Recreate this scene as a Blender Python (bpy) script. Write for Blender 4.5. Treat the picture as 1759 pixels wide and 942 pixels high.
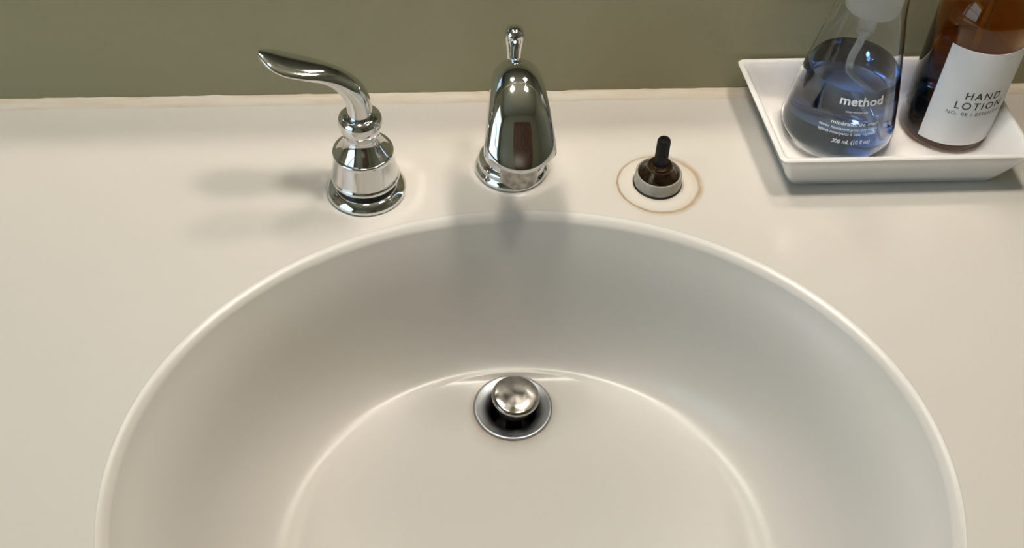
import bpy, bmesh, math, random
from mathutils import Vector, Matrix, noise

# ------------------------------------------------------------------ camera, light, exposure
for o in list(bpy.data.objects):
    bpy.data.objects.remove(o, do_unlink=True)
S = bpy.context.scene
COL = S.collection
PI = math.pi

cam_d = bpy.data.cameras.new('camera')
cam = bpy.data.objects.new('camera', cam_d)
COL.objects.link(cam)
right = Vector((0.99813, -0.05561, 0.02553))
up = Vector((0.02451, 0.74562, 0.66592))
back = -Vector((0.05607, 0.66405, -0.74559))
m = Matrix((right, up, back)).transposed().to_4x4()
m.translation = Vector((-0.0463, -0.66644, 0.54479))
cam.matrix_world = m
cam_d.sensor_width = 36
cam_d.lens = 36 * 1933.13 / 1759
cam_d.clip_start = 0.01
S.camera = cam

S.view_settings.view_transform = 'Standard'
S.view_settings.look = 'None'
S.view_settings.gamma = 1
S.view_settings.use_curve_mapping = False
S.view_settings.exposure = 4.45

LAMP = 4.1          # radiance of the two frosted vanity shades
LAMP_COL = (1.0, 0.915, 0.81)
SKY = 0.11          # radiance of the daylit window pane
SKY_COL = (0.55, 0.80, 1.0)
AMB = 0.0

w = bpy.data.worlds.new('world')
S.world = w
w.use_nodes = True
w.node_tree.nodes['Background'].inputs[0].default_value = (0.5, 0.6, 0.7, 1)
w.node_tree.nodes['Background'].inputs[1].default_value = 0.02

try:
    S.cycles.max_bounces = 12
    S.cycles.blur_glossy = 0.0
    S.cycles.transmission_bounces = 12
    S.cycles.glossy_bounces = 6
    S.cycles.diffuse_bounces = 4
    S.cycles.sample_clamp_indirect = 10
    S.cycles.use_denoising = True
    S.cycles.use_guiding = True
except Exception:
    pass

# ------------------------------------------------------------------ helpers
def tag(o, label=None, cat=None, group=None, kind=None):
    if label: o['label'] = label
    if cat: o['category'] = cat
    if group: o['group'] = group
    if kind: o['kind'] = kind
    return o

def empty(name, loc=(0, 0, 0)):
    o = bpy.data.objects.new(name, None)
    o.empty_display_size = 0.02
    o.location = loc
    COL.objects.link(o)
    return o

def mesh_obj(name, bm, mat, parent=None, smooth=True, loc=None, recalc=True, sharp=None):
    if recalc:
        bmesh.ops.recalc_face_normals(bm, faces=bm.faces[:])
    me = bpy.data.meshes.new(name)
    bm.to_mesh(me)
    bm.free()
    for p in me.polygons:
        p.use_smooth = smooth
    if smooth and sharp:
        me.set_sharp_from_angle(angle=math.radians(sharp))
    o = bpy.data.objects.new(name, me)
    COL.objects.link(o)
    if mat: me.materials.append(mat)
    if parent is not None: o.parent = parent
    if loc is not None: o.location = loc
    return o

def lathe(prof, n=64, bm=None, cx=0, cy=0, closed=False):
    """revolve (r, z) points about the z axis; r==0 makes a pole"""
    bm = bm or bmesh.new()
    rings = []
    for r, z in prof:
        if r < 1e-7:
            rings.append([bm.verts.new((cx, cy, z))])
        else:
            rings.append([bm.verts.new((cx + r * math.cos(2 * PI * i / n), cy + r * math.sin(2 * PI * i / n), z)) for i in range(n)])
    seq = list(zip(rings, rings[1:]))
    if closed: seq.append((rings[-1], rings[0]))
    for a, b in seq:
        for i in range(n):
            j = (i + 1) % n
            if len(a) == 1 and len(b) == 1: continue
            if len(a) == 1: bm.faces.new((a[0], b[i], b[j]))
            elif len(b) == 1: bm.faces.new((a[i], b[0], a[j]))
            else: bm.faces.new((a[i], b[i], b[j], a[j]))
    return bm

def catmull(pts, k=8):
    out = []
    n = len(pts)
    for i in range(n - 1):
        p0, p1, p2, p3 = pts[max(i - 1, 0)], pts[i], pts[i + 1], pts[min(i + 2, n - 1)]
        for j in range(k):
            t = j / k
            out.append(tuple(0.5 * (2 * b + (c - a) * t + (2 * a - 5 * b + 4 * c - d) * t * t + (-a + 3 * b - 3 * c + d) * t ** 3)
                             for a, b, c, d in zip(p0, p1, p2, p3)))
    out.append(tuple(pts[-1]))
    return out

def bridge(bm, rings, cap0=False, cap1=False):
    vs = [[bm.verts.new(p) for p in r] for r in rings]
    for a, b in zip(vs, vs[1:]):
        n = len(a)
        for i in range(n):
            bm.faces.new((a[i], a[(i + 1) % n], b[(i + 1) % n], b[i]))
    if cap0: bm.faces.new(vs[0][::-1])
    if cap1: bm.faces.new(vs[-1])
    return vs

def box(bm, x0, x1, y0, y1, z0, z1):
    v = [bm.verts.new(p) for p in ((x0, y0, z0), (x1, y0, z0), (x1, y1, z0), (x0, y1, z0), (x0, y0, z1), (x1, y0, z1), (x1, y1, z1), (x0, y1, z1))]
    for f in ((0, 3, 2, 1), (4, 5, 6, 7), (0, 1, 5, 4), (1, 2, 6, 5), (2, 3, 7, 6), (3, 0, 4, 7)):
        bm.faces.new([v[i] for i in f])
    return bm

def tube(pts, rad, n=16, bm=None):
    bm = bm or bmesh.new()
    pts = [Vector(p) for p in pts]
    rings = []
    u = None
    for i, p in enumerate(pts):
        t = (pts[min(i + 1, len(pts) - 1)] - pts[max(i - 1, 0)]).normalized()
        if u is None:
            u = t.orthogonal().normalized()
        u = (u - t * u.dot(t)).normalized()
        v = t.cross(u)
        rr = rad[i] if isinstance(rad, (list, tuple)) else rad
        rings.append([p + (u * math.cos(2 * PI * k / n) + v * math.sin(2 * PI * k / n)) * rr for k in range(n)])
    bridge(bm, rings, True, True)
    return bm

# ------------------------------------------------------------------ materials
def new_mat(name):
    mt = bpy.data.materials.new(name)
    mt.use_nodes = True
    nt = mt.node_tree
    return mt, nt, nt.nodes['Principled BSDF']

def principled(name, col, rough=0.5, metal=0.0, trans=0.0, ior=1.5, spec=0.5, var=0.0, scale=40.0, bump=0.0, bscale=200.0, emit=None, estr=0.0, coat=0.0, sss=0.0, rvar=0.0):
    mt, nt, b = new_mat(name)
    b.inputs['Base Color'].default_value = (*col, 1)
    b.inputs['Roughness'].default_value = rough
    b.inputs['Metallic'].default_value = metal
    b.inputs['IOR'].default_value = ior
    b.inputs['Transmission Weight'].default_value = trans
    b.inputs['Specular IOR Level'].default_value = spec
    b.inputs['Coat Weight'].default_value = coat
    b.inputs['Coat Roughness'].default_value = 0.05
    if sss:
        b.inputs['Subsurface Weight'].default_value = sss
        b.inputs['Subsurface Radius'].default_value = (.004, .003, .002)
    if emit:
        b.inputs['Emission Color'].default_value = (*emit, 1)
        b.inputs['Emission Strength'].default_value = estr
    tc = nt.nodes.new('ShaderNodeTexCoord')
    if var or rvar:
        nz = nt.nodes.new('ShaderNodeTexNoise')
        nz.inputs['Scale'].default_value = scale
        nz.inputs['Detail'].default_value = 4
        nt.links.new(tc.outputs['Object'], nz.inputs['Vector'])
        if var:
            rp = nt.nodes.new('ShaderNodeValToRGB')
            rp.color_ramp.elements[0].position = .3
            rp.color_ramp.elements[1].position = .7
            rp.color_ramp.elements[0].color = (*[max(0, c * (1 - var)) for c in col], 1)
            rp.color_ramp.elements[1].color = (*[min(1, c * (1 + var)) for c in col], 1)
            nt.links.new(nz.outputs['Fac'], rp.inputs['Fac'])
            nt.links.new(rp.outputs['Color'], b.inputs['Base Color'])
        if rvar:
            mr = nt.nodes.new('ShaderNodeMapRange')
            mr.inputs['From Min'].default_value = .35
            mr.inputs['From Max'].default_value = .65
            mr.inputs['To Min'].default_value = rough
            mr.inputs['To Max'].default_value = rough + rvar
            nt.links.new(nz.outputs['Fac'], mr.inputs['Value'])
            nt.links.new(mr.outputs['Result'], b.inputs['Roughness'])
    if bump:
        n2 = nt.nodes.new('ShaderNodeTexNoise')
        n2.inputs['Scale'].default_value = bscale
        n2.inputs['Detail'].default_value = 3
        nt.links.new(tc.outputs['Object'], n2.inputs['Vector'])
        bp = nt.nodes.new('ShaderNodeBump')
        bp.inputs['Strength'].default_value = bump
        bp.inputs['Distance'].default_value = .001
        nt.links.new(n2.outputs['Fac'], bp.inputs['Height'])
        nt.links.new(bp.outputs['Normal'], b.inputs['Normal'])
    return mt

class G:
    """tiny node-graph helper"""
    def __init__(s, nt): s.nt = nt
    def math(s, op, a, b=None, c=None, clamp=False):
        n = s.nt.nodes.new('ShaderNodeMath'); n.operation = op; n.use_clamp = clamp
        for i, v in enumerate((a, b, c)):
            if v is None: continue
            if hasattr(v, 'is_linked') or hasattr(v, 'links'): s.nt.links.new(v, n.inputs[i])
            else: n.inputs[i].default_value = v
        return n.outputs[0]
    def noise(s, vec, scale, detail=3, dim='3D'):
        n = s.nt.nodes.new('ShaderNodeTexNoise'); n.inputs['Scale'].default_value = scale; n.inputs['Detail'].default_value = detail
        s.nt.links.new(vec, n.inputs['Vector']); return n.outputs['Fac']
    def mix(s, fac, a, b):
        n = s.nt.nodes.new('ShaderNodeMix'); n.data_type = 'RGBA'
        s.nt.links.new(fac, n.inputs[0])
        for i, v in ((6, a), (7, b)):
            if isinstance(v, tuple): n.inputs[i].default_value = (*v, 1)
            else: s.nt.links.new(v, n.inputs[i])
        return n.outputs[2]
    def band(s, d, centre, half):
        """1 at d==centre falling to 0 at +-half"""
        e = s.math('ABSOLUTE', s.math('SUBTRACT', d, centre))
        return s.math('SUBTRACT', 1.0, s.math('DIVIDE', e, half), clamp=True)

CREAM = (0.62, 0.585, 0.535)
VALVE = (0.1016, -0.0987)
DRAIN = (-0.0025, -0.1988)

def marble(name, stains, rough=.16, CREAM=CREAM):
    mt, nt, b = new_mat(name)
    g = G(nt)
    tc = nt.nodes.new('ShaderNodeTexCoord')
    P = tc.outputs['Object']
    nlow = g.noise(P, 6, 3)
    col = g.mix(nlow, tuple(c * .975 for c in CREAM), tuple(min(1, c * 1.02) for c in CREAM))
    sep = nt.nodes.new('ShaderNodeSeparateXYZ'); nt.links.new(P, sep.inputs[0])
    X, Y = sep.outputs['X'], sep.outputs['Y']
    wob = g.math('MULTIPLY', g.math('SUBTRACT', g.noise(P, 60, 3), .5), .0022)
    fine = g.noise(P, 140, 3)
    for (cx, cy, rad, half, colr, amt, gx, gy) in stains:
        dx = g.math('SUBTRACT', X, cx); dy = g.math('SUBTRACT', Y, cy)
        d = g.math('ADD', g.math('SQRT', g.math('ADD', g.math('MULTIPLY', dx, dx), g.math('MULTIPLY', dy, dy))), wob)
        k = g.band(d, rad, half)
        # heavier on one side
        side = g.math('ADD', g.math('ADD', g.math('MULTIPLY', dx, gx / rad), g.math('MULTIPLY', dy, gy / rad)), .62, clamp=True)
        k = g.math('MULTIPLY', k, side)
        k = g.math('MULTIPLY', k, g.math('MULTIPLY_ADD', fine, .9, .35), clamp=True)
        k = g.math('MULTIPLY', k, amt, clamp=True)
        col = g.mix(k, col, colr)
    nt.links.new(col, b.inputs['Base Color'])
    b.inputs['Roughness'].default_value = rough
    b.inputs['Specular IOR Level'].default_value = .5
    b.inputs['IOR'].default_value = 1.5
    return mt

VX, VY = VALVE
M_SLAB = marble('cultured_marble', [
    (VX + .0006, VY - .001, .0285, .0013, (.30, .20, .11), 1.6, -.15, -.1),
    (VX + .0008, VY - .001, .0292, .0035, (.42, .31, .20), 1.1, .45, -.15),
    (VX + .0006, VY - .001, .0252, .0018, (.55, .44, .32), .45, .5, -.1),
    (VX, VY, .018, .012, (.84, .74, .60), .5, .1, .1)])
M_BASIN_SHADED = marble('shaded_basin_marble', [
    (DRAIN[0], DRAIN[1], .0295, .003, (.52, .40, .29), .55, -.35, -.35)], .27, (.570, .545, .505))  # same piece as the slab; bowl shade put into a darker, cooler colour
M_CHROME = principled('chrome', (.73, .73, .73), .035, 1.0, rvar=.03, scale=60)
M_CHROME_DULL = principled('dull_chrome', (.50, .47, .43), .09, 1.0, rvar=.12, scale=110, var=.28)
M_AERATOR = principled('limescaled_chrome', (.42, .40, .36), .38, 1.0, var=.35, scale=240, bump=.3, bscale=500)
M_FLANGE = principled('satin_chrome', (.33, .345, .36), .30, 1.0, rvar=.10, scale=90, var=.08)
M_BLACKGAP = principled('gasket_and_gap_shade', (.012, .011, .010), .5, var=.2)  # black for the gasket, also painted in as shade in narrow gaps
M_BLACK = principled('black_plastic', (.004, .004, .004), .35, var=.2, spec=.25)
M_BRONZE = principled('brown_brass', (.075, .045, .022), .18, .85, var=.6, scale=220, bump=.25, bscale=300)
M_GREYPL = principled('grey_nylon', (.33, .31, .26), .35, var=.15, scale=120)
M_CERAMIC = principled('white_ceramic', (.80, .775, .75), .12, var=.01, coat=.3)
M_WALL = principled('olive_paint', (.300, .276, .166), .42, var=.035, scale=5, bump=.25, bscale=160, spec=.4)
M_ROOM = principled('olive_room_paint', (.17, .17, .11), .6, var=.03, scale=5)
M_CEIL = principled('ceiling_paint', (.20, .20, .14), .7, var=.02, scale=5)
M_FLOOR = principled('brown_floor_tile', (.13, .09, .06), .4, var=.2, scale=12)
M_MIRROR = principled('mirror_silver', (.42, .43, .42), .0, 1.0)
M_LAMP = principled('frosted_glass_lit', (.9, .9, .9), .5, emit=LAMP_COL, estr=LAMP)
M_SKY = principled('daylit_pane', (.1, .1, .1), .3, emit=SKY_COL, estr=SKY)
M_WHITEPL = principled('white_plastic', (.72, .71, .68), .35, var=.02)
M_MILKY = principled('milky_plastic', (.80, .80, .78), .35, trans=.7, ior=1.2, var=.02)
M_TUBE = principled('clear_tube', (.86, .88, .90), .12, trans=.8, ior=1.25, var=.02)
M_CLEAR = principled('clear_plastic', (.97, .98, .98), .0, trans=1.0, ior=1.46)
M_SOAP = principled('blue_soap', (.80, .91, 1.0), .0, trans=1.0, ior=1.34)
b_ = M_SOAP.node_tree
va = b_.nodes.new('ShaderNodeVolumeAbsorption')
va.inputs['Color'].default_value = (.18, .46, .84, 1); va.inputs['Density'].default_value = 18
b_.links.new(va.outputs[0], b_.nodes['Material Output'].inputs['Volume'])
M_AMBER = principled('amber_glass', (.72, .37, .030), .02, trans=1.0, ior=1.5)
M_LOTION = principled('brown_lotion', (.10, .060, .012), .3, var=.2)
M_LABEL = principled('label_paper', (.72, .73, .74), .55, var=.02, scale=90)
M_INK = principled('black_ink', (.02, .02, .02), .6, var=.2)
M_PRINT = principled('white_print', (.86, .88, .90), .5, var=.03)
M_WOOD = principled('dark_wood', (.085, .045, .026), .35, var=.4, scale=14)

def caulk_mat():
    mt, nt, b = new_mat('old_caulk')
    g = G(nt)
    tc = nt.nodes.new('ShaderNodeTexCoord')
    mp = nt.nodes.new('ShaderNodeMapping'); mp.inputs['Scale'].default_value = (6, 60, 60)
    nt.links.new(tc.outputs['Object'], mp.inputs['Vector'])
    n = g.noise(mp.outputs[0], 4, 5)
    rp = nt.nodes.new('ShaderNodeValToRGB')
    e = rp.color_ramp.elements
    e[0].position = .30; e[0].color = (.55, .46, .35, 1)  # caulk tones darkened to carry the shade along the wall
    e[1].position = .70; e[1].color = (.64, .60, .53, 1)
    x = e.new(.50); x.color = (.63, .54, .43, 1)
    nt.links.new(n, rp.inputs['Fac'])
    nt.links.new(rp.outputs['Color'], b.inputs['Base Color'])
    b.inputs['Roughness'].default_value = .55
    return mt
M_CAULK = caulk_mat()

# ------------------------------------------------------------------ the room
RX0, RX1, RY0, ZF, ZC = -1.15, 1.25, -1.75, -0.85, 1.55
def slab_obj(name, mat, *b):
    return tag(mesh_obj(name, box(bmesh.new(), *b), mat, smooth=False), kind='structure')
slab_obj('wall_back', M_WALL, RX0, RX1, 0, .1, ZF, ZC)
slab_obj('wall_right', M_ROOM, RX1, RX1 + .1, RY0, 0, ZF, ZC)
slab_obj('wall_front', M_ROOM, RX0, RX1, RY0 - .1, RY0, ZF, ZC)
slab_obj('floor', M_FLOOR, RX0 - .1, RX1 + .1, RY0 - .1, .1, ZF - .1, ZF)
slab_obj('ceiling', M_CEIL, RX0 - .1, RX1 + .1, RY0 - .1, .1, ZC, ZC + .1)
# left wall with a real opening for the window
WY0, WY1, WZ0, WZ1 = -1.50, -.40, .02, 1.22
bm = bmesh.new()
box(bm, RX0 - .1, RX0, RY0, WY0, ZF, ZC); box(bm, RX0 - .1, RX0, WY1, 0, ZF, ZC)
box(bm, RX0 - .1, RX0, WY0, WY1, ZF, WZ0); box(bm, RX0 - .1, RX0, WY0, WY1, WZ1, ZC)
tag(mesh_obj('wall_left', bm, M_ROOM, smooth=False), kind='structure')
win = tag(empty('window_1', (RX0 - .05, (WY0 + WY1) / 2, WZ0)), kind='structure')
hw, hh = (WY1 - WY0) / 2, WZ1 - WZ0
bm = bmesh.new()
for a in ((-.04, .04, -hw, -hw + .04, 0, hh), (-.04, .04, hw - .04, hw, 0, hh), (-.04, .04, -hw, hw, 0, .04), (-.04, .04, -hw, hw, hh - .04, hh), (-.03, .03, -hw, hw, hh / 2 - .02, hh / 2 + .02)):
    box(bm, *a)
mesh_obj('window_frame', bm, M_WHITEPL, win, smooth=False)
for z0, z1 in ((.04, hh / 2 - .02), (hh / 2 + .02, hh - .04)):
    mesh_obj('pane', box(bmesh.new(), -.012, -.006, -hw + .04, hw - .04, z0, z1), M_SKY, win, smooth=False)
# invented dark door behind the camera, added to darken the chrome's reflections
d1 = tag(empty('added_door_1', (.25, RY0, ZF)), kind='structure')
mesh_obj('added_door_leaf', box(bmesh.new(), -.40, .40, .001, .035, .005, 2.03), M_WOOD, d1, smooth=False)
for x0, x1 in ((-.33, -.03), (.03, .33)):
    for z0, z1 in ((.15, .85), (1.0, 1.88)):
        mesh_obj('added_door_panel', box(bmesh.new(), x0, x1, .035, .045, z0, z1), M_WOOD, d1, smooth=False)

# caulk bead between wall and counter
bm = bmesh.new()
rings = []
N = 260
for i in range(N + 1):
    x = -.62 + 1.24 * i / N
    n1 = noise.noise(Vector((x * 22, 0, 3))); n2 = noise.noise(Vector((x * 90, 5, 0))); n3 = noise.noise(Vector((x * 35, 9, 7)))
    d = .0078 + .0012 * n1 + .0007 * n2
    h = .0042 + .0009 * n3 + .0012 * max(0, n2)
    rings.append([(x, -.0002, h), (x, -.0018, h + .0002), (x, -d * .55, h * .62), (x, -d * .85, h * .28), (x, -d, .0001), (x, -.0002, .0001)])
bridge(bm, rings, True, True)
tag(mesh_obj('trim_1', bm, M_CAULK, smooth=True, sharp=70), kind='structure')

# mirror over the counter
MZ = .178
mir = tag(empty('wall_mirror', (0, -.001, MZ)), 'large frameless wall mirror above the vanity counter', 'mirror')
mesh_obj('mirror_glass', box(bmesh.new(), -.60, .60, -.006, 0, 0, .66), M_MIRROR, mir, smooth=False)

LCX = .05
# vanity light: back plate, two arms, two frosted shades
vl = tag(empty('vanity_light', (LCX, -.001, .90)), 'two-shade vanity light on the wall over the mirror', 'lamp')
mesh_obj('back_plate', box(bmesh.new(), -.30, .30, -.03, 0, -.04, .04), M_CHROME, vl, smooth=False)
LY, LZ, LX = -.16, .88, .185
for sx in (-1, 1):
    mesh_obj('arm', tube(catmull([(sx * LX, -.03, 0), (sx * LX, -.15, .05), (sx * LX, LY + .02, .075), (sx * LX, LY, .062)], 6), .008, 12), M_CHROME, vl)
    sh = mesh_obj('lamp_shade', lathe([(0, -.075), (.030, -.070), (.048, -.05), (.055, -.02), (.052, .015), (.040, .045), (.022, .060), (0, .062)], 40), M_LAMP, vl, loc=(sx * LX, LY + .001, LZ - .90))

# ------------------------------------------------------------------ vanity top with integral oval basin
EX, EY, EA, EB = -.001, -.330, .2395, .2071
X0, X1, Y0, Y1, TH = -.66, .66, -.585, -.0004, .032
phis = [2 * PI * i / 192 for i in range(192)]
for cx_, cy_ in ((X0, Y0), (X1, Y0), (X0, Y1), (X1, Y1)):
    phis.append(math.atan2((cy_ - EY) / EB, (cx_ - EX) / EA) % (2 * PI))
phis = sorted(set(round(p, 6) for p in phis))
def ell(a, b, yc, z, xc=EX):
    return [(xc + a * math.cos(p), yc + b * math.sin(p), z) for p in phis]
def rect_pt(p, z):
    dx, dy = EA * math.cos(p), EB * math.sin(p)
    t = min(((X1 - EX) / dx) if dx > 1e-9 else ((X0 - EX) / dx if dx < -1e-9 else 9e9),
            ((Y1 - EY) / dy) if dy > 1e-9 else ((Y0 - EY) / dy if dy < -1e-9 else 9e9))
    return (EX + dx * t, EY + dy * t, z)

vt = tag(empty('sink_counter', (0, 0, 0)), 'glossy cream vanity countertop with integral oval sink basin', 'countertop')
FL = .0006
bm = bmesh.new()
top_out = [rect_pt(p, 0) for p in phis]
bridge(bm, [[rect_pt(p, -TH) for p in phis], top_out, ell(EA + FL, EB + FL, EY, 0)])
mesh_obj('counter_slab', bm, M_SLAB, vt, smooth=False)

ZW, ZFL = -.0075, -.1225
FA, FB, FYC = .158, .151, -.313
rings = [ell(EA + FL, EB + FL, EY, 0), ell(EA + .0001, EB + .0001, EY, 0)]
# rim: tight bead, shallow band, then a quick turn down into the bowl
ins, dep = 0.0, 0.0
for R_, d0, d1, nk in ((.0020, 0, 22, 5), (.0200, 22, 38, 6), (.0050, 38, 74, 7)):
    for k in range(0 if d0 == 0 else 1, nk + 1):
        q0, q = math.radians(d0), math.radians(d0 + (d1 - d0) * k / nk)
        i_, d_ = ins + R_ * (math.sin(q) - math.sin(q0)), dep + R_ * (math.cos(q0) - math.cos(q))
        rings.append(ell(EA - i_, EB - i_, EY, -d_))
    ins, dep = i_, d_
a1, b1, z1 = EA - ins, EB - ins, -dep
def wall_ring(g, z):
    return ell(a1 + (FA - a1) * g, b1 + (FB - b1) * g, EY + (FYC - EY) * g, z)
P1, PC, P2 = (.50, -.080), (.80, -.1222), (1.24, ZFL)
for k in range(1, 9):
    t = k / 8
    rings.append(wall_ring(P1[0] * t + .10 * math.sin(PI * t) * (1 - t), z1 + (P1[1] - z1) * t))
for k in range(1, 17):
    t = k / 16
    g_ = (1 - t) ** 2 * P1[0] + 2 * t * (1 - t) * PC[0] + t * t * P2[0]
    z_ = (1 - t) ** 2 * P1[1] + 2 * t * (1 - t) * PC[1] + t * t * P2[1]
    rings.append([(x, y, z + .042 * t * max(0, -.16 - y)) for x, y, z in wall_ring(g_, z_)])
last = rings[-1]
DR = .0265
circ = [(DRAIN[0] + DR * math.cos(p), DRAIN[1] + DR * math.sin(p), -.1255) for p in phis]
for k in range(1, 13):
    t = k / 12
    rings.append([tuple(a + (b - a) * t for a, b in zip(p, q)) for p, q in zip(last, circ)])
rings.append([(DRAIN[0] + DR * math.cos(p), DRAIN[1] + DR * math.sin(p), -.135) for p in phis])
bm = bmesh.new()
bridge(bm, rings)
bmesh.ops.recalc_face_normals(bm, faces=bm.faces[:])
zc = sum(f.normal.z for f in bm.faces if f.calc_center_median().z > -.0001)
if zc < 0: bmesh.ops.reverse_faces(bm, faces=bm.faces[:])
mesh_obj('basin', bm, M_BASIN_SHADED, vt, smooth=True, recalc=False)

# ------------------------------------------------------------------ pop-up drain
dr = tag(empty('sink_drain', (DRAIN[0], DRAIN[1], -.1255)), 'round chrome pop-up drain with raised stopper in the basin', 'drain')
mesh_obj('drain_flange', lathe([(.0262, -.004), (.0284, .0003), (.0285, .0012), (.0277, .0020), (.0262, .0016), (.0240, .0013), (.0212, .0006), (.0188, -.0006), (.0173, -.0026), (.0165, -.0060), (.0163, -.03), (.0155, -.03)], 72), M_FLANGE, dr)
mesh_obj('drain_throat', lathe([(.0158, -.010), (.0158, -.028), (0, -.028)], 40), M_BLACKGAP, dr)
CAPX, CAPY, CAPZ = .0018, .0006, .0155
cap = mesh_obj('stopper_cap', lathe([(0, .0000), (.008, -.0001), (.0145, -.0004), (.0164, -.0010), (.0172, -.0022), (.0170, -.0036), (.0160, -.0044), (.0120, -.0046), (0, -.0046)], 64), M_CHROME_DULL, dr, loc=(CAPX, CAPY, CAPZ), sharp=60)
cap.rotation_euler = (math.radians(3), math.radians(3), 0)
mesh_obj('stopper_gasket', lathe([(.0120, .0112), (.0134, .0100), (.0134, .003), (.0126, .000), (.0060, -.002), (.0060, -.026)], 40), M_BLACKGAP, dr, loc=(.0012, .0004, 0))
mesh_obj('stopper_rib', box(bmesh.new(), -.0006, .0006, -.0140, -.0128, .000, .008), M_CHROME, dr, smooth=False, loc=(.0012, .0004, 0))

# ------------------------------------------------------------------ faucet spout
sp = tag(empty('faucet_spout', (0, -.080, 0)), 'curved chrome faucet spout with lift rod behind the basin', 'faucet')
sp.rotation_euler = (0, 0, math.radians(1.2))
mesh_obj('base_flange', lathe([(0, .0005), (.0255, .0005), (.0262, .0020), (.0252, .0042), (.0236, .0052), (.0230, .0062), (.0236, .0075), (.0238, .0092), (.0226, .0110), (.0205, .0118), (0, .0118)], 64), M_CHROME, sp, sharp=75)
# stations: y, z, tilt(deg forward from up), half width, half depth(outer), half depth(inner), exponent
ST = [(.000, .009, 0, .0205, .0205, .0205, 2.0),
      (.000, .032, 0, .0192, .0190, .0185, 2.0),
      (-.001, .054, 5, .0180, .0182, .0175, 2.05),
      (-.005, .072, 22, .0170, .0178, .0165, 2.1),
      (-.0135, .0850, 50, .0166, .0172, .0150, 2.15),
      (-.0265, .0875, 82, .0178, .0155, .0135, 2.2),
      (-.0395, .0800, 110, .0203, .0138, .0120, 2.25),
      (-.0490, .0690, 126, .0226, .0112, .0105, 2.25, .002),
      (-.0525, .0645, 132, .0232, .0100, .0095, 2.25, .005),
      (-.0545, .0612, 136, .0231, .0088, .0082, 2.2, .009),
      (-.0552, .0602, 137, .0222, .0076, .0070, 2.15, .0102),
      (-.0555, .0597, 137, .0206, .0062, .0058, 2.1, .0106)]
ST = [t if len(t) == 8 else t + (0.0,) for t in ST]
fine = catmull(ST, 7)
rings = []
NS = 56
def sgnpow(v, e): return math.copysign(abs(v) ** e, v)
for (y, z, th, hwid, do, di, ex, adv) in fine:
    th = math.radians(th)
    Ny, Nz = math.cos(th), math.sin(th)
    Ty, Tz = -math.sin(th), math.cos(th)
    ring = []
    for i in range(NS):
        a = 2 * PI * i / NS
        c, s = sgnpow(math.cos(a), 2 / ex), sgnpow(math.sin(a), 2 / ex)
        dep = do if s > 0 else di
        k = adv * (1 - c * c)          # the tip is tongue-shaped
        ring.append((hwid * c, y + Ny * dep * s + Ty * k, z + Nz * dep * s + Tz * k))
    rings.append(ring)
bm = bmesh.new(); bridge(bm, rings, True, True)
mesh_obj('spout_body', bm, M_CHROME, sp, sharp=80)
mesh_obj('aerator', lathe([(0, .0365), (.0095, .0365), (.0108, .0372), (.0122, .0385), (.0124, .041), (.0124, .056), (0, .056)], 48), M_AERATOR, sp, loc=(0, -.0505, 0), sharp=60)
rod = mesh_obj('lift_rod', lathe([(.0026, .060), (.0026, .0920)], 24), M_CHROME, sp, loc=(0, .0105, 0))
mesh_obj('lift_rod_knob', lathe([(0, .0850), (.0046, .0852), (.0049, .0865), (.0048, .0885), (.0050, .0930), (.0056, .0985), (.0063, .1030), (.0066, .1062), (.0063, .1088), (.0052, .1108), (.0030, .1121), (0, .1125)], 40), M_CHROME, rod)

# ------------------------------------------------------------------ lever handle
HX, HY = -.1016, -.0987
fh = tag(empty('lever_tap', (HX, HY, 0)), 'chrome lever tap with bell base and curved leaf lever left of the spout', 'tap')
mesh_obj('base_flange', lathe([(0, .0004), (.0272, .0004), (.0277, .0018), (.0274, .0032), (.0264, .0046), (.0248, .0062), (.0232, .0072), (.0220, .0076), (.0205, .0076), (0, .0076)], 80), M_CHROME, fh, sharp=70)
mesh_obj('groove_shade', lathe([(.0203, .0072), (.0203, .0128)], 64), M_BLACKGAP, fh)  # black band standing in for the shade between flange and bell
mesh_obj('bell_body', lathe([(0, .0122), (.0212, .0122), (.0228, .0124), (.0235, .0134), (.0236, .0146), (.0230, .0158), (.0225, .0166), (.0223, .0176), (.0217, .0225), (.0210, .0285), (.0205, .0330), (.0204, .0345), (.0206, .0353), (.0203, .0363), (.0194, .0367), (.0186, .0366), (.0178, .0376), (.0158, .0402), (.0140, .0430), (.0126, .0458), (.0117, .0480), (.0113, .0498), (.0113, .0512), (0, .0512)], 80), M_CHROME, fh, sharp=50)
mesh_obj('collar', lathe([(0, .0505), (.0118, .0508), (.0124, .0520), (.0126, .0532), (.0134, .0546), (.0143, .0570), (.0147, .0600), (.0145, .0628), (.0136, .0652), (.0120, .0668), (.0104, .0674), (.0092, .0675), (0, .0676)], 72), M_CHROME, fh, sharp=60)
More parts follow.
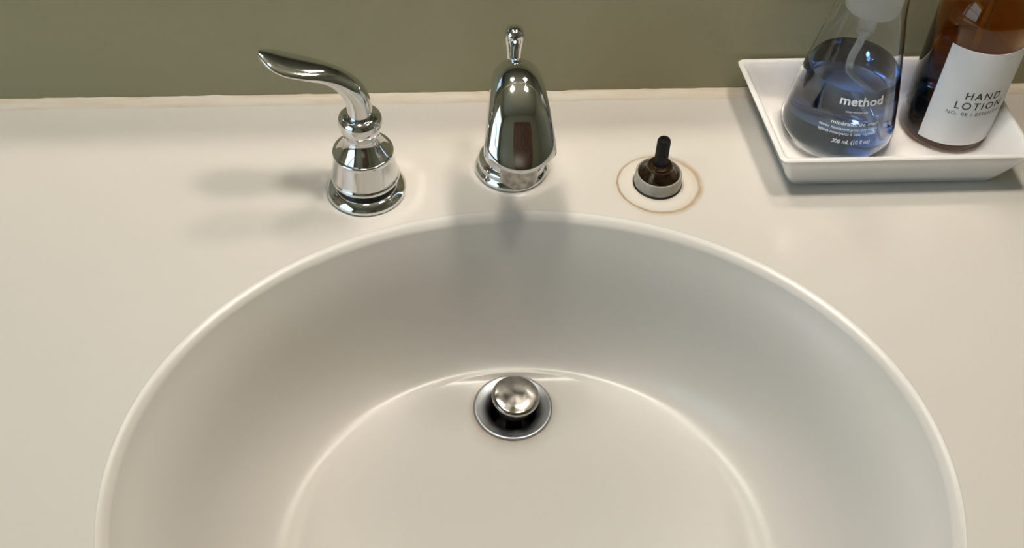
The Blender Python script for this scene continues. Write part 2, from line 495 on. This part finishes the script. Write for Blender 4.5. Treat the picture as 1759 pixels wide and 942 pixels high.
# lever: x, z of centre line; half width (y), half thickness, exponent
LV = [(-.1015, .0665, .0086, .0086, 2.0),
      (-.1014, .0740, .0082, .0082, 2.0),
      (-.1028, .0818, .0078, .0080, 2.0),
      (-.1066, .0895, .0078, .0076, 2.0),
      (-.1129, .0963, .0085, .0064, 1.9),
      (-.1215, .1012, .0102, .0056, 1.75),
      (-.1316, .1042, .0126, .0056, 1.6),
      (-.1441, .1080, .0134, .0054, 1.55),
      (-.1526, .1121, .0108, .0044, 1.55),
      (-.1575, .1155, .0060, .0026, 1.6),
      (-.1597, .1176, .0024, .0010, 1.9)]
fl = catmull(LV, 6)
rings = []
for i, (x, z, wy, tz, ex) in enumerate(fl):
    p0, p2 = fl[max(i - 1, 0)], fl[min(i + 1, len(fl) - 1)]
    t = Vector((p2[0] - p0[0], 0, p2[1] - p0[1])).normalized()
    n = Vector((-t.z, 0, t.x)); sn = 1.0
    if i > 12 and n.z < 0: sn = -1.0
    elif i <= 12 and n.x < 0: sn = -1.0
    ring = []
    for k in range(40):
        a = 2 * PI * k / 40
        c, s = sgnpow(math.cos(a), 2 / ex), sgnpow(math.sin(a), 2 / ex)
        ro = math.radians(6) * min(1, max(0, (i / (len(fl) - 1) - .3) / .3))
        ring.append(Vector((x - HX, wy * c * math.cos(ro) + tz * s * math.sin(ro), z)) + sn * n * (tz * s * math.cos(ro) - wy * c * math.sin(ro)))
    rings.append(ring)
bm = bmesh.new(); bridge(bm, rings, True, True)
mesh_obj('lever', bm, M_CHROME, fh, sharp=60)

# ------------------------------------------------------------------ bare valve stem (handle missing)
vs = tag(empty('valve_stem', (VX, VY, 0)), 'bare faucet valve with black spindle and grey collar, handle missing', 'faucet valve')
mesh_obj('collar', lathe([(.0150, .0002), (.0158, .0002), (.0160, .0010), (.0166, .0016), (.0168, .0024), (.0162, .0036), (.0163, .0044), (.0162, .0098), (.0156, .0106), (.0149, .0106), (.0146, .0098), (.0144, .0060), (.0130, .0060)], 64), M_GREYPL, vs, sharp=50)
mesh_obj('collar_gap_shade', lathe([(.0161, .0002), (.0172, .0002), (.0172, .0009), (.0161, .0012)], 64), M_BLACKGAP, vs)  # black ring painting the shaded gap at the collar's foot
mesh_obj('bonnet', lathe([(.0146, .0080), (.0140, .0094), (.0128, .0112), (.0112, .0130), (.0098, .0146), (.0092, .0160), (.0090, .0172), (.0082, .0182), (.0064, .0186), (0, .0187)], 12), M_BRONZE, vs, sharp=28)
bm = bmesh.new()
prof = [(.0052, .0180), (.0050, .0200), (.0047, .0210), (.0046, .0392), (.0040, .0404), (.0022, .0406), (.0016, .0398), (.0, .0398)]
bm = bmesh.new()
n = 48
rr = []
for r_, z_ in prof[:-1]:
    rr.append([((r_ - (.00035 if k % 2 and r_ > .004 else 0)) * math.cos(2 * PI * k / n), (r_ - (.00035 if k % 2 and r_ > .004 else 0)) * math.sin(2 * PI * k / n), z_) for k in range(n)])
bridge(bm, rr, True, True)
mesh_obj('spindle', bm, M_BLACK, vs, sharp=40)

# ------------------------------------------------------------------ ceramic tray
TR = .0345
rim = [(.1703, -.0036), (.1800, -.1165), (.3580, -.1160), (.3530, -.0030)]       # BL, FL, FR, BR at z = TR
foot = [(.1880, -.0150), (.1945, -.1040), (.3420, -.1045), (.3400, -.0150)]
def lerpq(t): return [tuple(a + (b - a) * t for a, b in zip(p, q)) for p, q in zip(foot, rim)]
def inset(q, d):
    c = Vector((sum(p[0] for p in q) / 4, sum(p[1] for p in q) / 4))
    out = []
    for i in range(4):
        p = Vector(q[i]); a = (Vector(q[i - 1]) - p).normalized(); b = (Vector(q[(i + 1) % 4]) - p).normalized()
        out.append(tuple(p + (a + b) * d))
    return out
def rring(q, rad, z, k=7):
    pts = []
    for i in range(4):
        p = Vector(q[i]); a = p + (Vector(q[i - 1]) - p).normalized() * rad; b = p + (Vector(q[(i + 1) % 4]) - p).normalized() * rad
        for j in range(k):
            t = j / (k - 1)
            v = a * (1 - t) ** 2 + p * 2 * t * (1 - t) + b * t * t
            pts.append((v.x, v.y, z))
    return pts
TK = .0042
bm = bmesh.new()
R0 = [rring(inset(foot, .012), .004, .0006), rring(inset(foot, .0015), .006, .0004), rring(lerpq(.03), .007, .0016)]
for t in (.25, .5, .75, .93): R0.append(rring(lerpq(t), .0065, .0005 + (TR - .0005) * t))
R0 += [rring(lerpq(1.0), .006, TR - .0012), rring(inset(rim, .0007), .006, TR - .0002), rring(inset(rim, .0018), .0055, TR), rring(inset(rim, TK - .0010), .005, TR - .0001), rring(inset(rim, TK), .005, TR - .0010)]
for t in (.8, .6, .4, .27): R0.append(rring(inset(lerpq(t), TK), .005, .0005 + (TR - .0005) * t))
R0 += [rring(inset(lerpq(.20), TK + .0008), .006, .0072), rring(inset(lerpq(.16), TK + .0028), .007, .0062), rring(inset(lerpq(.12), TK + .006), .007, .0059), rring(inset(foot, .03), .006, .0059)]
bridge(bm, R0, True, True)
tag(mesh_obj('ceramic_tray', bm, M_CERAMIC, smooth=True, sharp=60), 'white rectangular ceramic tray holding the soap and lotion bottles', 'tray')
TZ = .0060

# ------------------------------------------------------------------ printing helper
def text_mesh(body, size, bold=0.0, spacing=1.0):
    cu = bpy.data.curves.new('print', 'FONT')
    cu.body = body; cu.size = size; cu.align_x = 'CENTER'; cu.offset = bold; cu.space_character = spacing
    cu.resolution_u = 3
    o = bpy.data.objects.new('print', cu); COL.objects.link(o)
    dg = bpy.context.evaluated_depsgraph_get(); dg.update()
    me = bpy.data.meshes.new_from_object(o.evaluated_get(dg))
    bpy.data.objects.remove(o, do_unlink=True)
    return me

def wrap_print(name, body, size, fn, mat, parent, bold=0.0, spacing=1.0, width=None):
    me = text_mesh(body, size, bold, spacing)
    xs = [v.co.x for v in me.vertices]
    mid = (min(xs) + max(xs)) / 2
    k = (width / (max(xs) - min(xs))) if width else 1.0
    bm = bmesh.new(); bm.from_mesh(me); bpy.data.meshes.remove(me)
    bmesh.ops.triangulate(bm, faces=bm.faces[:])
    for v in bm.verts:
        v.co = fn((v.co.x - mid) * k, v.co.y)
    return mesh_obj(name, bm, mat, parent, smooth=False, recalc=False)

def interp(tab, z):
    for (r0, z0), (r1, z1_) in zip(tab, tab[1:]):
        if z <= z1_: return r0 + (r1 - r0) * max(0, (z - z0)) / (z1_ - z0)
    return tab[-1][0]

# ------------------------------------------------------------------ blue soap bottle
SX, SY = .2375, -.054
sb = tag(empty('soap_bottle', (SX, SY, TZ)), 'clear conical bottle of blue hand soap standing on the tray', 'soap bottle')
OUT = [(.0330, .0000), (.0365, .0012), (.0392, .0040), (.0404, .0085), (.0405, .0120), (.0400, .0170), (.0388, .0230), (.0357, .0430), (.0262, .0930), (.0232, .1080), (.0222, .1180), (.0216, .1280), (.0214, .1460)]
WT = .0013
INN = [(max(r - WT, 0), z + (WT if i < 4 else 0)) for i, (r, z) in enumerate(OUT)]
prof = [(0, .0012), (.020, .0010), (.029, .0002)] + OUT + INN[::-1] + [(.020, .0026), (0, .0027)]
mesh_obj('clear_shell', lathe(prof, 72), M_CLEAR, sb, sharp=60)
LVL = .0605
RIN = [(r - WT - .00012, z) for r, z in OUT]
liq = [(0, .0030), (.020, .0029), (.0300, .0018)]
liq += [(r - WT - .00012, z + (WT + .0003 if i < 4 else 0)) for i, (r, z) in enumerate(OUT) if z < LVL - .002]
rl = interp(RIN, LVL)
liq += [(rl + .00002, LVL + .0008), (rl - .0012, LVL), (0, LVL)]
mesh_obj('blue_liquid', lathe(liq, 72), M_SOAP, sb, sharp=50)
pump = mesh_obj('pump', lathe([(.0228, .146), (.0245, .1465), (.0250, .149), (.0250, .165), (.0240, .167), (.0160, .168), (.0140, .170), (.0140, .184), (.0165, .186), (.0185, .188), (.0185, .196), (.0165, .199), (0, .200)], 56), M_WHITEPL, sb, sharp=45)
mesh_obj('nozzle', tube([(0, -.010, .1935), (0, -.030, .1945), (0, -.044, .1925)], [.0065, .0058, .0045], 20), M_WHITEPL, pump)
mesh_obj('foam_chamber', lathe([(0, .1075), (.0150, .1075), (.0172, .1082), (.0182, .1100), (.0184, .1140), (.0188, .1460), (0, .1462)], 56), M_MILKY, sb, sharp=50)
mesh_obj('tube_socket', lathe([(0, .088), (.0052, .088), (.0062, .0895), (.0065, .1075), (0, .1076)], 32), M_TUBE, sb, sharp=50)
mesh_obj('dip_tube', tube(catmull([(0, 0, .0905), (-.0015, -.001, .080), (-.005, -.003, .068), (-.0045, -.006, .058), (.002, -.009, .047), (.010, -.010, .034), (.019, -.012, .018), (.024, -.013, .0085)], 6), .0026, 14), M_TUBE, sb)

def on_cone(az0, z0, tilt=0.0):
    def fn(u, v):
        z = z0 + v * .93
        r = interp(OUT, z) + .00035
        a = math.radians(az0) + u / (interp(OUT, z0))
        return Vector((r * math.sin(a), -r * math.cos(a), z))
    return fn
wrap_print('brand_print', 'method', .0098, on_cone(-2.5, .0518), M_PRINT, sb, bold=.00022, width=.0300)
wrap_print('scent_print', 'sea minerals', .0028, on_cone(-6, .0462), M_PRINT, sb, width=.0150)
wrap_print('scent_print', 'minéraux de mer', .0042, on_cone(-4.5, .0363), M_PRINT, sb, bold=.00006, width=.0330)
wrap_print('description_print', 'savon moussant pour les mains', .0033, on_cone(-10, .0325), M_PRINT, sb, bold=.00003, width=.0415)
wrap_print('description_print', 'agents nettoyants à base végétale', .0033, on_cone(-10.5, .0288), M_PRINT, sb, bold=.00003, width=.0410)
wrap_print('volume_print', '300 mL (10 fl oz)', .0046, on_cone(-4, .0220), M_PRINT, sb, bold=.00008, width=.0268)

# ------------------------------------------------------------------ amber lotion bottle
AX, AY, AR = .3200, -.0500, .0318
lb = tag(empty('lotion_bottle', (AX, AY, TZ)), 'amber glass hand lotion bottle with white label on the tray', 'lotion bottle')
AO = [(.0270, .0000), (.0295, .0008), (.0312, .0030), (AR, .0065), (AR, .1000), (.0312, .1070), (.0290, .1140), (.0250, .1205), (.0200, .1255), (.0158, .1300), (.0140, .1350), (.0138, .1500)]
WA = .0022
AI = [(r - WA, z + (.003 if i < 3 else 0)) for i, (r, z) in enumerate(AO)]
mesh_obj('amber_glass', lathe([(0, .0014), (.018, .0012), (.025, .0002)] + AO + AI[::-1] + [(.018, .0042), (0, .0042)], 72), M_AMBER, lb, sharp=60)
LOT = .068
lp = [(0, .0046), (.018, .0045), (.0248, .0040)] + [(AR - WA - .0002 - d, z) for d, z in ((.0022, .0046), (.0006, .0062), (0, .0090))] + [(AR - WA - .0002, LOT), (0, LOT)]
mesh_obj('lotion', lathe(lp, 56), M_LOTION, lb, sharp=50)
apump = mesh_obj('pump', lathe([(.0150, .140), (.0165, .1405), (.0168, .143), (.0168, .158), (.0155, .160), (.0060, .161), (.0055, .163), (.0055, .178), (.0100, .179), (.0125, .181), (.0125, .190), (.0105, .192), (0, .1925)], 48), M_BLACK, lb, sharp=45)
mesh_obj('nozzle', tube([(0, 0, .187), (.010, -.018, .1875), (.020, -.034, .1845)], [.0055, .0048, .0038], 18), M_BLACK, apump)
mesh_obj('dip_tube', tube([(0, 0, .142), (.001, .001, .08), (.004, .003, .010)], .0024, 14), M_TUBE, lb)
# label: thin paper wrapped round the glass
bm = bmesh.new()
A0, A1, Z0, Z1 = -55, 66, .0089, .0887
rings = []
for i in range(41):
    a = math.radians(A0 + (A1 - A0) * i / 40)
    ring = []
    for rad, z in ((AR + .0001, Z0), (AR + .0004, Z0), (AR + .0004, Z1), (AR + .0001, Z1)):
        ring.append((rad * math.sin(a), -rad * math.cos(a), z))
    rings.append(ring)
bridge(bm, rings, True, True)
lab = mesh_obj('paper_label', bm, M_LABEL, lb, sharp=50)
def on_cyl(az0, z0):
    def fn(u, v):
        a = math.radians(az0) + u / AR
        return Vector(((AR + .00055) * math.sin(a), -(AR + .00055) * math.cos(a), z0 + v))
    return fn
wrap_print('label_print', 'HAND', .0086, on_cyl(5.5, .0503), M_INK, lab, bold=.00006, spacing=1.25, width=.0250)
wrap_print('label_print', 'LOTION', .0086, on_cyl(5, .0417), M_INK, lab, bold=.00006, spacing=1.25, width=.0340)
wrap_print('label_print', 'NO. 08 | ESSENTIAL', .0040, on_cyl(5, .0362), M_INK, lab, spacing=1.25, width=.0420)
